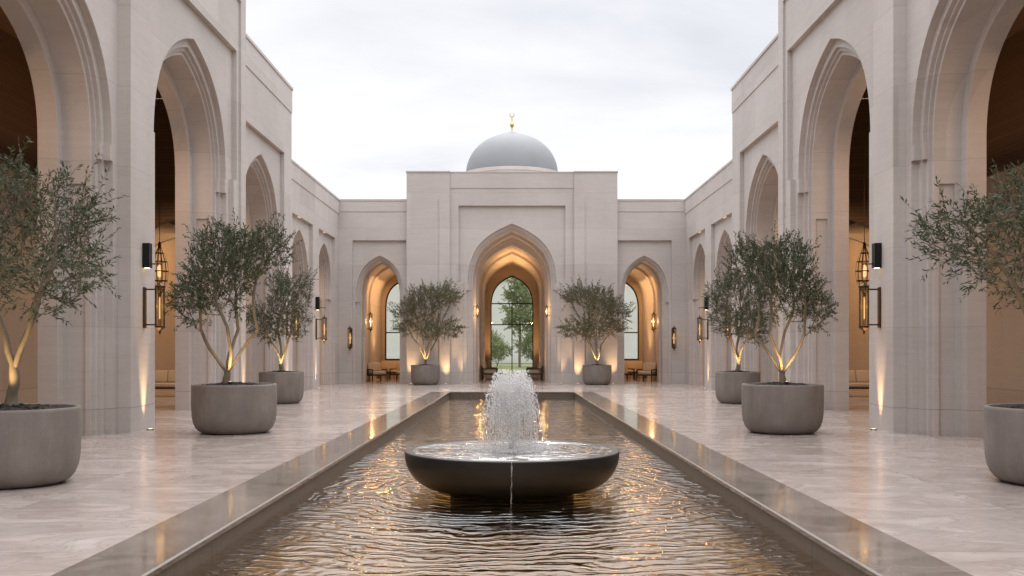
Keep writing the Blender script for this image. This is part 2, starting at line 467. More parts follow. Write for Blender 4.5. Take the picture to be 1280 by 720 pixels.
def bay_layers(cu, a1, apex, s1, s2, fw=None, ft=None, k=1.0, groove=None, steps=(0.12, 0.13, 0.07, 0.06), deep=(0.09, 0.28, 0.11, 0.34), inner=0.22):
    """the stepped reveal of one arch, as layers of one opening each"""
    sp = s1 - 0.05
    L = []
    if fw: L.append((steps[0], open_panel(cu, fw, ft, s1, a1 + 0.28 * k)))
    L.append((steps[1], open_arch(cu, a1, sp, apex, [(a1 - 0.07 * k, s1 - 0.0501), (a1 + 0.05 * k, s2)])))
    L.append((steps[2], open_arch(cu, a1 - 0.15 * k, sp, apex - 0.19 * k, [(a1 - 0.19 * k, s1 - 0.0502), (a1 - 0.09 * k, s2)])))
    L.append((steps[3], open_arch(cu, a1 - 0.22 * k, sp, apex - 0.27 * k)))
    m = a1 - 0.30 * k
    ap = apex - 0.36 * k
    L.append((deep[0], open_arch(cu, m, sp, ap)))
    if groove: L.append((deep[1], open_arch(cu, m, sp, ap, [(m + 0.05, groove)])))
    else: L.append((deep[1], open_arch(cu, m, sp, ap)))
    L.append((deep[2], open_arch(cu, m, sp, ap)))
    L.append((deep[3], open_arch(cu, m - inner * k, sp, ap - inner * 1.15 * k)))
    return L

# ------------------------------------------------------------------ the wings
def build_wing(sgn, label):
    def TX(X0):
        return lambda u, v, d: (sgn * (X0 + d), u, v)
    root = tag(empty('arcade_wing', (sgn * 9.5, 26.0, 0)), label, 'building')
    # near bay, with the plain wall that runs on past the camera
    bm = bmesh.new(); T = TX(7.10)
    L = bay_layers(15.9, 2.55, 7.85, 5.18, 4.85, k=1.0, groove=4.4)
    layered_wall(bm, T, 12.45, 18.75, 12.0, [(t, [o]) for t, o in L])
    slab(bm, TX(6.88), 11.3, 12.45, 0, 12.0, 0, 1.30)
    slab(bm, T, -9.0, 11.3, 0, 12.0, 0.0, 1.2)
    mobj('arcade_bay', bm, M['stone'], root, True)
    # tower bay with pilasters at both ends
    bm = bmesh.new(); T = TX(6.93)
    c = 23.04
    L = bay_layers(c, 2.58, 8.36, 5.70, 5.32, 3.14, 8.98, k=1.0, groove=4.65)
    layered_wall(bm, T, 18.75, 26.86, 12.0, [(t, [o]) for t, o in L])
    slab(bm, T, 18.75, 19.78, 0, 12.0, -0.055, 0.0)
    slab(bm, T, 26.40, 26.86, 0, 12.0, -0.055, 0.0)
    slab(bm, T, 19.78, 26.40, 10.3, 12.0, -0.055, 0.0)
    mobj('tower_bay', bm, M['stone'], root, True)
    # middle block
    bm = bmesh.new(); T = TX(6.96)
    L = bay_layers(29.35, 2.20, 6.95, 4.60, 4.25, 2.44, 7.45, k=0.85, groove=3.9)
    layered_wall(bm, T, 26.87, 32.85, 9.6, [(t, [o]) for t, o in L])
    slab(bm, T, 26.87, 32.85, 8.88, 9.6, -0.022, 0.0)
    slab(bm, T, 26.87, 32.88, 9.6, 9.68, -0.05, 1.3)
    mobj('middle_block', bm, M['stone'], root, True)
    # low block of two bays
    bm = bmesh.new(); T = TX(7.0)
    LA = bay_layers(34.85, 1.50, 5.43, 3.65, 3.35, 1.72, 5.80, k=0.62, groove=3.3)
    LB = bay_layers(39.45, 1.50, 5.43, 3.65, 3.35, 1.72, 5.80, k=0.62, groove=3.3)
    layered_wall(bm, T, 32.86, 42.1, 7.38, [(a[0], [a[1], b[1]]) for a, b in zip(LA, LB)])
    slab(bm, T, 32.86, 42.1, 6.85, 7.38, -0.02, 0.0)
    slab(bm, T, 32.86, 42.1, 7.38, 7.45, -0.04, 1.3)
    mobj('low_block', bm, M['stone'], root, True)
    for cy in (34.85, 39.45):
        b2 = bmesh.new(); slab(b2, T, cy - 0.62, cy - 0.30, 5.775, 5.797, 0.02, 0.055)
        mobj('strip_light', b2, M['strip'], root, True)
    # gallery behind
    bm = bmesh.new(); T = TX(8.2)
    slab(bm, T, -9, 42.1, 0, 6.0, 4.3, 4.6)
    slab(bm, T, 41.6, 42.1, 0, 6.9, 0.15, 4.29)
    mobj('gallery_wall', bm, M['plaster'], root, True)
    bm = bmesh.new()
    slab(bm, T, -9, 42.1, 6.0, 9.3, 4.28, 4.6)
    # cross beam where the ceiling drops, over an arch
    Lc = lambda u, v, d: (sgn * u, 32.6 + d, v)
    layered_wall(bm, Lc, 8.35, 12.48, 9.28, [(0.35, [open_arch(10.4, 1.75, 3.6, 5.6)])])
    mobj('wood_panel', bm, M['wood'], root, True)
    bm = bmesh.new()
    layered_wall(bm, lambda u, v, d: (sgn * u, 32.45 + d, v), 8.3, 12.48, 5.05, [(0.149, [open_arch(10.4, 1.45, 3.4, 4.95)])])
    mobj('gallery_arch', bm, M['plaster'], root, True)
    bm = bmesh.new()
    slab(bm, T, -9, 32.6, 9.3, 9.5, -0.12, 4.6)
    slab(bm, T, 32.97, 42.1, 6.9, 7.1, -0.02, 4.59)
    mobj('gallery_ceiling', bm, M['wood'], root, True)
    for nm, args in (('unseen_shade_wall', (-9.3, -9.0, 0, 11.0, -8.19, 4.6)), ('step_wall', (32.97, 33.2, 7.12, 9.6, 0.0, 4.6))):  # wall behind the camera: added and unseen, keeps low sky light off jambs
        bm = bmesh.new(); slab(bm, T, *args); mobj(nm, bm, M['plaster'], root, True)
    return root

wl = build_wing(-1, 'left stone arcade wing with tall pointed arches stepping down towards the domed hall')
wr = build_wing(1, 'right stone arcade wing with tall pointed arches stepping down towards the domed hall')

# ------------------------------------------------------------------ the domed hall at the back
YB = 41.9
ARCH.update(tan=0.42, k1=0.62, k2=0.59)
hall = tag(empty('entrance_hall', (0, 46, 0)), 'pale stone entrance hall with central pointed portal, two side arches and grey dome', 'building')
TB = lambda u, v, d: (u, YB + d, v)
bm = bmesh.new()
L = bay_layers(0, 1.79, 6.47, 4.09, 3.79, 2.15, 7.18, k=0.68, groove=None, deep=(0.25, 0.35, 0.25, 0.9), inner=0.15)
L.append((0.25, open_arch(0, 1.46, 4.0, 6.02)))
L.append((3.2, open_arch(0, 1.42, 4.0, 5.82)))
L.append((0.35, open_arch(0, 1.34, 4.0, 5.70)))
L.append((6.9, open_arch(0, 1.42, 4.0, 5.82)))
zed = layered_wall(bm, TB, -4.24, 4.24, 8.50, [(t, [o]) for t, o in L])
for s in (-1, 1):
    a, b = sorted((s * 2.50, s * 4.24)); slab(bm, TB, a, b, 0, 8.50, -0.08, 0)
    a, b = sorted((s * 2.50, s * 2.92)); slab(bm, TB, a, b, 0, 7.45, -0.13, -0.08)
    a, b = sorted((s * 2.49, s * 4.27)); slab(bm, TB, a, b, 8.50, 8.56, -0.11, 1.5)
slab(bm, TB, -2.50, 2.50, 7.88, 8.50, -0.022, 0)
slab(bm, TB, -2.49, 2.49, 8.50, 8.54, -0.04, 1.5)
mobj('portal_block', bm, M['stone'], hall, True)
YE = YB + zed           # end of the hall
def end_window(cx, y, a, sill, spring, apex, uL, uR, H, bars_h, bars_v, hood=0.0):
    T = lambda u, v, d: (cx + u, y + d, v)
    b = bmesh.new()
    # wall with the arched opening (the opening starts at the sill)
    o = open_arch(0, a, spring, apex)
    if sill > 0:
        for (t0, t1) in ((0.0, 0.3),):
            slab(b, T, -a, a, 0, sill, 0.0, 0.28)
    layered_wall(b, T, uL, uR, H, [(0.3, [o])])
    if hood:
        layered_wall(b, T, -a - 0.14, a + 0.14, apex + 0.28, [(0.06, [o])], d0=-0.06)
    mobj('window_wall', b, M['plaster'], hall, True)
    f = bmesh.new()
    out = open_arch(0, a - 0.002, spring, apex - 0.003); inn = open_arch(0, a - 0.055, spring, apex - 0.075)
    out = [(u, max(v, sill)) for u, v in out]; inn = [(u, max(v, sill + 0.0)) for u, v in inn]
    for d in (0.12, 0.18):
        A = [f.verts.new(T(u, v, d)) for u, v in out]; B = [f.verts.new(T(u, v, d)) for u, v in inn]
        for i in range(len(A) - 1):
            try: f.faces.new((A[i], A[i + 1], B[i + 1], B[i]))
            except ValueError: pass
    A = [f.verts.new(T(u, v, 0.12)) for u, v in inn]; B = [f.verts.new(T(u, v, 0.18)) for u, v in inn]
    for i in range(len(A) - 1): f.faces.new((A[i], A[i + 1], B[i + 1], B[i]))
    for h in bars_h: slab(f, T, -a + 0.05, a - 0.05, h - 0.028, h + 0.028, 0.11, 0.185)
    for u, z0, z1 in bars_v: slab(f, T, u - 0.025, u + 0.025, z0, z1, 0.115, 0.18)
    slab(f, T, -a + 0.002, a - 0.002, sill, sill + 0.07, 0.105, 0.19)
    w = mobj('window_frame', f, M['frame'], hall, True)
    p = bmesh.new()
    q = [p.verts.new(T(u, max(v, sill + 0.03), 0.15)) for u, v in open_arch(0, a - 0.03, spring, apex - 0.04)]
    p.faces.new(q)
    bmesh.ops.triangulate(p, faces=p.faces[:], ngon_method='EAR_CLIP')
    mobj('pane', p, M['glass'], w, True)
end_window(0, YE, 1.13, 0.0, 3.55, 5.22, -4.24, 4.24, 8.4, (2.62, 3.73), ((0, 0.05, 3.73),), hood=0.1)

# back wings with the side arches
PX = 5.36
for s in (-1, 1):
    bm = bmesh.new()
    T = lambda u, v, d: (u, YB + 0.12 + d, v)
    L = bay_layers(s * PX, 0.95, 5.18, 3.58, 3.30, 1.09, 5.79, k=0.55, deep=(0.15, 0.3, 0.15, 0.5), inner=0.12)
    L.append((1.9, open_arch(s * PX, 0.90, 3.4, 5.02)))
    L.append((0.3, open_arch(s * PX, 0.82, 3.4, 4.90)))
    L.append((4.2, open_arch(s * PX, 0.90, 3.4, 5.02)))
    u0, u1 = sorted((s * 4.24, s * 7.02))
    dz = layered_wall(bm, T, u0, u1, 7.38, [(t, [o]) for t, o in L])
    slab(bm, T, u0, u1, 6.95, 7.38, -0.02, 0)
    slab(bm, T, u0, u1, 7.38, 7.45, -0.04, 1.0)
    mobj('side_block', bm, M['stone'], hall, True)
    end_window(s * PX, YB + 0.12 + dz, 0.74, 0.82, 3.25, 4.62, -1.12 if s > 0 else -1.66, 1.66 if s > 0 else 1.12, 7.3, (2.15,), ())
# roof
bm = bmesh.new()
box(bm, -4.2, 4.2, YB + 1.5, YE + 0.3, 8.2, 8.4); box(bm, -7.0, -4.25, YB + 1.2, YB + 9, 7.1, 7.3); box(bm, 4.25, 7.0, YB + 1.2, YB + 9, 7.1, 7.3)
mobj('roof', bm, M['facade'], hall, True)
# dome
DY = 49.0
bm = bmesh.new()
prof = [(2.19, 8.4), (2.19, 9.44), (2.24, 9.46), (2.24, 9.60), (2.17, 9.62)]
mobj_prof = prof
lathe(bm, prof, 72, 0, DY)
mobj('drum', bm, M['stone'], hall, True)
bm = bmesh.new()
prof = []
for i in range(33):
    th = i / 32 * math.pi / 2
    r = 2.165 * math.cos(th) ** 0.96; z = 9.60 + 1.88 * math.sin(th)
    z += 0.14 * max(0, 1 - r / 0.75) ** 1.6
    prof.append((r if i < 32 else 0.0, z))
lathe(bm, prof, 72, 0, DY)
dome = mobj('dome', bm, M['dome'], hall, True, smooth=True)
bm = bmesh.new()
zt = 11.60
lathe(bm, [(0.0, zt - 0.05), (0.10, zt - 0.03), (0.05, zt + 0.04), (0.032, zt + 0.10), (0.030, zt + 0.26), (0.06, zt + 0.29), (0.105, zt + 0.36), (0.12, zt + 0.43),
           (0.105, zt + 0.50), (0.05, zt + 0.56), (0.028, zt + 0.60), (0.026, zt + 0.78), (0.045, zt + 0.80), (0.018, zt + 0.84), (0.0, zt + 0.86)], 20, 0, DY)
# crescent, horns up
zc = zt + 0.99
n = 40; A = []; B = []
for i in range(n + 1):
    th = R(-90) + R(150) * (i / n * 2 - 1)
    w = 0.055 * math.cos((i / n * 2 - 1) * math.pi / 2) ** 0.8 + 0.004 if 0 < i < n else 0.004
    for lst, rr in ((A, 0.15), (B, 0.15 - w)):
        lst.append((rr * math.cos(th), rr * math.sin(th) + zc))
for y in (DY - 0.018, DY + 0.018):
    a = [bm.verts.new((x, y, z)) for x, z in A]; b = [bm.verts.new((x, y, z)) for x, z in B]
    for i in range(n): bm.faces.new((a[i], a[i + 1], b[i + 1], b[i]))
for lst in (A, B):
    a = [bm.verts.new((x, DY - 0.018, z)) for x, z in lst]; b = [bm.verts.new((x, DY + 0.018, z)) for x, z in lst]
    for i in range(n): bm.faces.new((a[i], a[i + 1], b[i + 1], b[i]))
for v in bm.verts:
    v.co = Vector((v.co.x * 0.8, DY + (v.co.y - DY) * 0.8, zt - 0.04 + (v.co.z - zt) * 0.84))
mobj('finial', bm, M['gold'], dome, True)

# ------------------------------------------------------------------ ground, pool
ins = lambda y: 2.68 - 0.0172 * y         # inner half width of the pool
ots = lambda y: 3.30 - 0.0172 * y
PY0, PY1, CO = -2.0, 34.65, 0.5
def quads(bm, lst, z):
    for q in lst: bm.faces.new([bm.verts.new((x, y, z)) for x, y in q])
bm = bmesh.new()
ya, yb = PY0 - CO, PY1 + 0.06
quads(bm, [[(-12.9, -12), (12.9, -12), (12.9, ya), (-12.9, ya)],
           [(-12.9, yb), (12.9, yb), (12.9, YE + 0.2), (-12.9, YE + 0.2)],
           [(-12.9, ya), (-ots(ya), ya), (-ots(yb), yb), (-12.9, yb)],
           [(ots(ya), ya), (12.9, ya), (12.9, yb), (ots(yb), yb)]], 0.0)
tag(mobj('courtyard_floor', bm, M['marble']), kind='structure')
bm = bmesh.new()
z = 0.004
def strip(bm, q, z0, z1, side):
    quads(bm, [q], z1)
    a, b = side
    ch = bm.faces.new([bm.verts.new(p) for p in ((*a, z1), (*b, z1), (b[0] - math.copysign(0.012, b[0]), b[1], z1 - 0.014), (a[0] - math.copysign(0.012, a[0]), a[1], z1 - 0.014))])
    ch.material_index = 1
    bm.faces.new([bm.verts.new(p) for p in ((b[0] - math.copysign(0.012, b[0]), b[1], z1 - 0.014), (a[0] - math.copysign(0.012, a[0]), a[1], z1 - 0.014), (a[0] - math.copysign(0.012, a[0]), a[1], z1 - 0.05), (b[0] - math.copysign(0.012, b[0]), b[1], z1 - 0.05))])
for s in (-1, 1):
    strip(bm, [(s * ins(ya), ya), (s * ots(ya), ya), (s * ots(yb), yb), (s * ins(yb), yb)], 0, z, ((s * ins(PY0), PY0), (s * ins(PY1), PY1)))
strip(bm, [(-ins(yb), yb), (ins(yb), yb), (ins(PY1), PY1), (-ins(PY1), PY1)], 0, z, ((-ins(PY1), PY1), (ins(PY1), PY1)))
strip(bm, [(-ins(ya), ya), (ins(ya), ya), (ins(PY0), PY0), (-ins(PY0), PY0)], 0, z, ((-ins(PY0), PY0), (ins(PY0), PY0)))
o = tag(mobj('pool_coping', bm, M['coping']), kind='structure'); o.data.materials.append(M['edge'])
bm = bmesh.new()
cs = [(-ins(PY0) - .012, PY0), (ins(PY0) + .012, PY0), (ins(PY1) + .012, PY1 + .012), (-ins(PY1) - .012, PY1 + .012)]
for i in range(4):
    a, b = cs[i], cs[(i + 1) % 4]
    bm.faces.new([bm.verts.new(p) for p in ((*a, -0.03), (*b, -0.03), (*b, -0.7), (*a, -0.7))])
tag(mobj('pool_sides', bm, M['pool_side']), kind='structure')
bm = bmesh.new(); quads(bm, [cs], -0.52)
tag(mobj('pool_floor', bm, M['pool_stone']), kind='structure')
bm = bmesh.new(); quads(bm, [cs], -0.20)
tag(mobj('pool_water', bm, M['water']), kind='structure')
bm = bmesh.new()
G = 900
y1 = YE + 0.2
quads(bm, [[(-G, y1), (G, y1), (G, G), (-G, G)], [(-G, -G), (G, -G), (G, -12), (-G, -12)], [(-G, -12), (-12.9, -12), (-12.9, y1), (-G, y1)], [(12.9, -12), (G, -12), (G, y1), (12.9, y1)]], -0.02)
tag(mobj('lawn_ground', bm, M['lawn']), kind='structure')

# ------------------------------------------------------------------ fountain bowl
fb = tag(empty('fountain_bowl', (BOWL[0], BOWL[1], -0.52)), 'wide shallow black stone fountain bowl standing in the pool', 'fountain')
bm = bmesh.new()
prof = [(0.765, 0.0), (0.77, 0.15), (0.775, 0.29)]
for i in range(22):
    th = i / 21
    r = 0.78 + (1.335 - 0.78) * math.sin(th * math.pi / 2) ** 0.82
    zz = 0.315 + 0.455 * (1 - math.cos(th * math.pi / 2)) ** 1.0
    prof.append((r, zz))
prof += [(1.338, 0.785), (1.332, 0.795)]
lathe(bm, prof, 112)
mobj('bowl', bm, M['bowl'], fb, smooth=True)
bm = bmesh.new()
lathe(bm, [(1.332, 0.795), (1.322, 0.800), (1.255, 0.800), (1.248, 0.796), (1.19, 0.74), (0.0, 0.62)], 112)
mobj('rim', bm, M['rim'], fb)
bm = bmesh.new(); lathe(bm, [(0.0, 0.797)] + [(r, 0.797) for r in (0.3, 0.6, 0.9, 1.2465)], 96)
mobj('bowl_water', bm, M['bowl_water'], fb, smooth=True)
bm = bmesh.new(); lathe(bm, [(0.07, 0.60), (0.07, 0.815), (0.04, 0.835), (0.0, 0.835)], 16)
mobj('nozzle', bm, M['black'], fb)

ICO = None
def add_drop(bm, p, d, r, st):
    global ICO
    if ICO is None:
        b = bmesh.new(); bmesh.ops.create_icosphere(b, subdivisions=1, radius=1)
        b.verts.ensure_lookup_table()
        ICO = ([v.co.copy() for v in b.verts], [[v.index for v in f.verts] for f in b.faces]); b.free()
    q = Vector(d).to_track_quat('Z', 'Y')
    vs = [bm.verts.new(Vector(p) + q @ Vector((c.x * r, c.y * r, c.z * r * st))) for c in ICO[0]]
    for f in ICO[1]: bm.faces.new([vs[i] for i in f])
rnd = random.Random(11)
bm = bmesh.new()
g = 9.81
for i in range(3600):
    hmax = 0.58 + 0.42 * rnd.random() ** 0.6
    v = math.sqrt(2 * g * hmax)
    T_ = 2 * v / g
    s = rnd.random() ** 0.45                     # more of them on their way down
    tt = s * T_
    rl = 0.46 * (rnd.random() ** 0.55) * (1.1 - 0.35 * (hmax - 0.58) / 0.42) + 0.02
    ph = rnd.random() * 2 * math.pi
    k = 0.18 + 0.80 * (tt / T_) ** 0.95
    rad = rl * k
    z = v * tt - 0.5 * g * tt * tt
    if z < 0.004: z = 0.004
    vz = v - g * tt
    p = (rad * math.cos(ph) + rnd.gauss(0, .012), rad * math.sin(ph) + rnd.gauss(0, .012), z)
    dd = Vector((rl / T_ * math.cos(ph) * 1.4, rl / T_ * math.sin(ph) * 1.4, vz if abs(vz) > .3 else .3))
    add_drop(bm, p, dd, rnd.choice((1, 1, 1, 1.9)) * rnd.uniform(0.0022, 0.0058) * (1.25 if z > hmax * 0.8 else 1), 1.0 + min(1.8, abs(vz) * 0.55) * rnd.random())
for i in range(420):
    hmax = 0.60 + 0.40 * rnd.random() ** 0.6
    v = math.sqrt(2 * g * hmax); T_ = 2 * v / g
    rl = 0.46 * (rnd.random() ** 0.5) * (1.1 - 0.35 * (hmax - 0.58) / 0.42) + 0.02
    ph = rnd.random() * 2 * math.pi
    t0 = rnd.uniform(0.30, 0.92) * T_; r0 = rnd.uniform(0.0025, 0.0065)
    for j in range(rnd.randint(7, 18)):
        tt = t0 + j * 0.0105 * rnd.uniform(.8, 1.2)
        if tt > T_: break
        rad = rl * (0.18 + 0.80 * (tt / T_) ** 0.95); z = v * tt - 0.5 * g * tt * tt
        vz = v - g * tt
        add_drop(bm, (rad * math.cos(ph) + rnd.gauss(0, .002), rad * math.sin(ph) + rnd.gauss(0, .002), max(z, .004)), (rl / T_ * math.cos(ph), rl / T_ * math.sin(ph), vz if abs(vz) > .2 else .2), r0 * rnd.uniform(.6, 1.3), 1.0 + min(2.5, abs(vz) * 0.8))
# rising core: ragged threads of water
for i in range(7):
    ph = rnd.random() * 6.28; r0 = rnd.uniform(0.0, 0.045); hh = rnd.uniform(0.5, 0.98); sp = rnd.uniform(0.02, 0.10)
    pts = []; rr = []
    nn = 26
    for j in range(nn + 1):
        f = j / nn
        pts.append(((r0 + sp * f) * math.cos(ph) + rnd.gauss(0, .006), (r0 + sp * f) * math.sin(ph) + rnd.gauss(0, .006), hh * f + 0.01))
        rr.append(rnd.uniform(0.003, 0.009) * (1 - 0.35 * f))
    tube(bm, pts, rr, 5)
# falling curtain threads
for i in range(170):
    ph = rnd.random() * 6.28; ra = rnd.uniform(0.10, 0.22); rb = rnd.uniform(0.24, 0.36); z0 = rnd.uniform(0.45, 0.92); z1 = z0 - rnd.uniform(0.12, 0.4)
    pts = []; rr = []
    for j in range(13):
        f = j / 12
        zz = max(0.01, z0 + (z1 - z0) * f); q = (1 - zz / 0.95) ** 0.5
        rad = ra + (rb - ra) * q
        pts.append((rad * math.cos(ph) + rnd.gauss(0, .003), rad * math.sin(ph) + rnd.gauss(0, .003), zz)); rr.append(rnd.uniform(0.0015, 0.0048) * math.sin(math.pi * (f * .9 + .05)) + 0.0008)
    tube(bm, pts, rr, 4)
# splash beads where the water lands
for i in range(1900):
    ph = rnd.random() * 6.28; rad = min(1.0, abs(rnd.gauss(0.30, 0.20))); zz = abs(rnd.gauss(0, 0.03)) + 0.003
    add_drop(bm, (rad * math.cos(ph), rad * math.sin(ph), zz), (rnd.gauss(0, 1), rnd.gauss(0, 1), 1), rnd.uniform(0.003, 0.009), 1.2)
jet = mobj('water_jet', bm, M['drop'], None, smooth=True)
jet.location = (BOWL[0], BOWL[1], -0.52 + 0.80)
tag(jet, 'white foaming water jet rising from the middle of the black bowl', 'water jet')
bm = bmesh.new()
for cx, nst in ((0.0, 1),):
    for k in range(nst):
        x0 = cx + rnd.gauss(0, .012)
        pts = []; rr = []
        for j in range(22):
            f = j / 21
            rad = 1.338 + 0.03 * f
            zz = 0.80 - f * 0.475
            pts.append((x0 + rnd.gauss(0, .006), -rad - rnd.random() * .004, zz)); rr.append(rnd.uniform(0.0012, 0.0046) if cx < .1 else rnd.uniform(0.0004, 0.0018))
        tube(bm, pts, rr, 5)
    for k in range(26):        # beads that cling to the thread
        zz = 0.33 + 0.45 * rnd.random()
        add_drop(bm, (cx + rnd.gauss(0, .004), -1.338 - 0.03 * (0.80 - zz) / 0.475 - rnd.random() * .006, zz), (0, 0, 1), rnd.uniform(.002, .005), 2.0)
o = mobj('water_spill', bm, M['drop'], None, smooth=True)
o.location = fb.location
tag(o, 'thin trickle of water spilling over the front rim of the bowl', 'water trickle')

# ------------------------------------------------------------------ lamps
LAMPS = []
def lamp(kind, loc, energy, color=(1, 0.62, 0.30), target=None, **kw):
    l = bpy.data.lights.new('lamp', kind); l.energy = energy; l.color = color
    for k, v in kw.items(): setattr(l, k, v)
    o = bpy.data.objects.new('lamp', l); COL.objects.link(o); o.location = loc
    if target is not None:
        d = Vector(target) - Vector(loc); o.rotation_euler = d.to_track_quat('-Z', 'Y').to_euler()
    return o

# ------------------------------------------------------------------ olive trees in pots
def grow(seed, H, Wd, z0, stems, fork_z, nattr=750, step=0.075, lobes=10, lean=(0, 0), lift=1.0, flat=0.0, wob=0.09, spread=0.46):
    """space colonisation: returns nodes, parents"""
    rs = np.random.RandomState(seed)
    cz = (z0 + H) / 2; rz = (H - z0) / 2; rx = Wd / 2
    L = []
    for k in range(lobes):
        ph = 2 * math.pi * (k + rs.rand() * 0.7) / lobes; zz = rs.uniform(-0.55, 0.62)
        rr = rs.uniform(0.38, 0.74) * math.sqrt(max(0.2, 1 - zz * zz))
        L.append((rr * math.cos(ph), rr * math.sin(ph), zz, rs.uniform(0.27, 0.44)))
    L.append((0, 0, 0.5, 0.42)); L.append((0, 0, -0.05, 0.36))
    pts = []
    while len(pts) < nattr:
        p = rs.uniform(-1.05, 1.05, 3)
        if any((p[0] - l[0])**2 + (p[1] - l[1])**2 + ((p[2] - l[2]) * (1 + flat))**2 < l[3]**2 for l in L):
            if rs.rand() < 0.35 + 0.65 * min(1, np.linalg.norm(p)): pts.append((p[0] * rx + lean[0] * (p[2] + 1) / 2, p[1] * rx + lean[1] * (p[2] + 1) / 2, cz + p[2] * rz))
    A = np.array(pts); alive = np.ones(len(A), bool)
    nodes = [np.array([0., 0., -0.05])]; par = [-1]
    # trunk and main stems
    cur = 0
    zz = 0.0
    while zz < fork_z:
        zz += step
        nodes.append(nodes[cur] + np.array([rs.normal(0, .012), rs.normal(0, .012), step])); par.append(cur); cur = len(nodes) - 1
    base = cur
    for k in range(stems):
        ph = 2 * math.pi * (k + rs.rand() * .5) / stems; cur = base
        d = np.array([math.cos(ph) * spread, math.sin(ph) * spread, 1.0]); d /= np.linalg.norm(d)
        for q in range(int((z0 + 0.30 * (H - z0) - fork_z) / step)):
            d = d + rs.normal(0, wob, 3); d[2] = max(d[2], 0.6 if wob > .06 else 2.5); d /= np.linalg.norm(d)
            nodes.append(nodes[cur] + d * step); par.append(cur); cur = len(nodes) - 1
    N = nodes
    for it in range(120):
        NA = np.array(N)
        idx = np.where(alive)[0]
        if len(idx) == 0: break
        D = np.linalg.norm(A[idx][:, None, :] - NA[None, :, :], axis=2)
        near = D.argmin(1); dm = D[np.arange(len(idx)), near]
        alive[idx[dm < 0.085]] = False
        ok = (dm < 0.9) & (dm >= 0.085)
        if not ok.any(): break
        dirs = {}
        for i, n in zip(idx[ok], near[ok]):
            v = A[i] - NA[n]; dirs.setdefault(n, np.zeros(3)); dirs[n] += v / (np.linalg.norm(v) + 1e-9)
        added = 0
        for n, v in dirs.items():
            v = v / (np.linalg.norm(v) + 1e-9) + rs.normal(0, .10, 3) + np.array([0, 0, .10 * lift])
            v /= np.linalg.norm(v)
            q = NA[n] + v * step
            if np.min(np.sum((np.array(N) - q) ** 2, axis=1)) < (0.45 * step) ** 2: continue
            N.append(q); par.append(int(n)); added += 1
        if not added or len(N) > 2600: break
    return np.array(N), par

def build_tree_meshes(seed, H, Wd, z0, stems, fork_z, r_base, leaves_per, leaf_len, leaf_w, tip_r=0.0032, **kw):
    step = kw.get('step', 0.075)
    N, par = grow(seed, H, Wd, z0, stems, fork_z, **kw)
    n = len(N)
    kids = [[] for _ in range(n)]
    for i, p in enumerate(par):
        if p >= 0: kids[p].append(i)
    rad = [0.0] * n
    for i in range(n - 1, -1, -1):
        rad[i] = tip_r if not kids[i] else sum(rad[k] ** 2.35 for k in kids[i]) ** (1 / 2.35)
    s = r_base / rad[0]
    ex = math.log(r_base / tip_r) / math.log(rad[0] / tip_r)
    rad = [tip_r * (r / tip_r) ** ex for r in rad]
    for i in range(n):
        if N[i][2] < 0.16: rad[i] *= 1 + 0.35 * (1 - max(0, N[i][2]) / 0.16)
    bm = bmesh.new()
    done = set()
    def chain(start, first):
        c = [first, start] if first >= 0 else [start]
        while kids[c[-1]]:
            ks = sorted(kids[c[-1]], key=lambda k: -rad[k])
            for k in ks[1:]: stack.append((k, c[-1]))
            c.append(ks[0])
        return c
    stack = [(0, -1)]
    while stack:
        st, fi = stack.pop()
        c = chain(st, fi)
        if len(c) < 2: continue
        rr = [rad[k] for k in c]
        if fi >= 0: rr[0] = min(rr[0], rr[1] * 1.25)
        tube(bm, [N[k] for k in c], rr, 8 if rr[1] > 0.02 else 5 if rr[1] > .007 else 4, cap=False)
    # leaves
    rs = random.Random(seed + 5)
    lv = []; lf = []
    cen = np.array([0, 0, (z0 + H) / 2])
    def leaf(p, d, nrm, ln, w):
        side = d.cross(nrm).normalized() * w
        b = len(lv)
        lv.extend([tuple(p), tuple(p + d * ln * .45 + side), tuple(p + d * ln), tuple(p + d * ln * .45 - side)])
        lf.append((b, b + 1, b + 2, b + 3))
    for i in range(n):
        if rad[i] > tip_r * 2.3 or N[i][2] < z0 * 0.9: continue
        p = Vector(N[i]); q = Vector(N[par[i]]) if par[i] >= 0 else p
        axis = (p - q).normalized() if (p - q).length > 1e-6 else Vector((0, 0, 1))
        outv = Vector(N[i] - cen).normalized()
        for tw in range(2 if not kids[i] else 1):
            d = (axis * 0.8 + outv * 0.5 + Vector((rs.gauss(0, .45), rs.gauss(0, .45), rs.gauss(0.22, .35)))).normalized()
            tl = rs.uniform(0.10, 0.26) * (step / 0.075 if step > 0.1 else 1)
            top = max(0.0, (N[i][2] - z0) / (H - z0) - 0.45)
            if not kids[i] and rs.random() < 0.5: tl *= 1.5 + top; d = (d + Vector((0, 0, 0.9 * (0.3 + top)))).normalized()
            e = p + d * tl
            tube(bm, [p, (p + e) / 2 + Vector((0, 0, rs.gauss(0, .008))), e], [0.0024, 0.002, 0.0012], 3, cap=False)
            m = int(leaves_per * max(0.75, min(1.7, tl / 0.18)))
            for j in range(m):
                f = (j + rs.random() * .6) / m
                ld = (d * 0.75 + Vector((rs.gauss(0, .55), rs.gauss(0, .55), rs.gauss(0.05, .5)))).normalized()
                leaf(p + d * tl * f, ld, Vector((rs.gauss(0, 1), rs.gauss(0, 1), rs.gauss(0.5, 1))).normalized(), leaf_len * rs.uniform(.7, 1.2), leaf_w * rs.uniform(.7, 1.2))
    me = bpy.data.meshes.new('crown'); me.from_pydata(lv, [], lf); me.update()
    tr = bpy.data.meshes.new('trunk'); bm.to_mesh(tr); bm.free()
    tr.polygons.foreach_set('use_smooth', [True] * len(tr.polygons))
    return tr, me

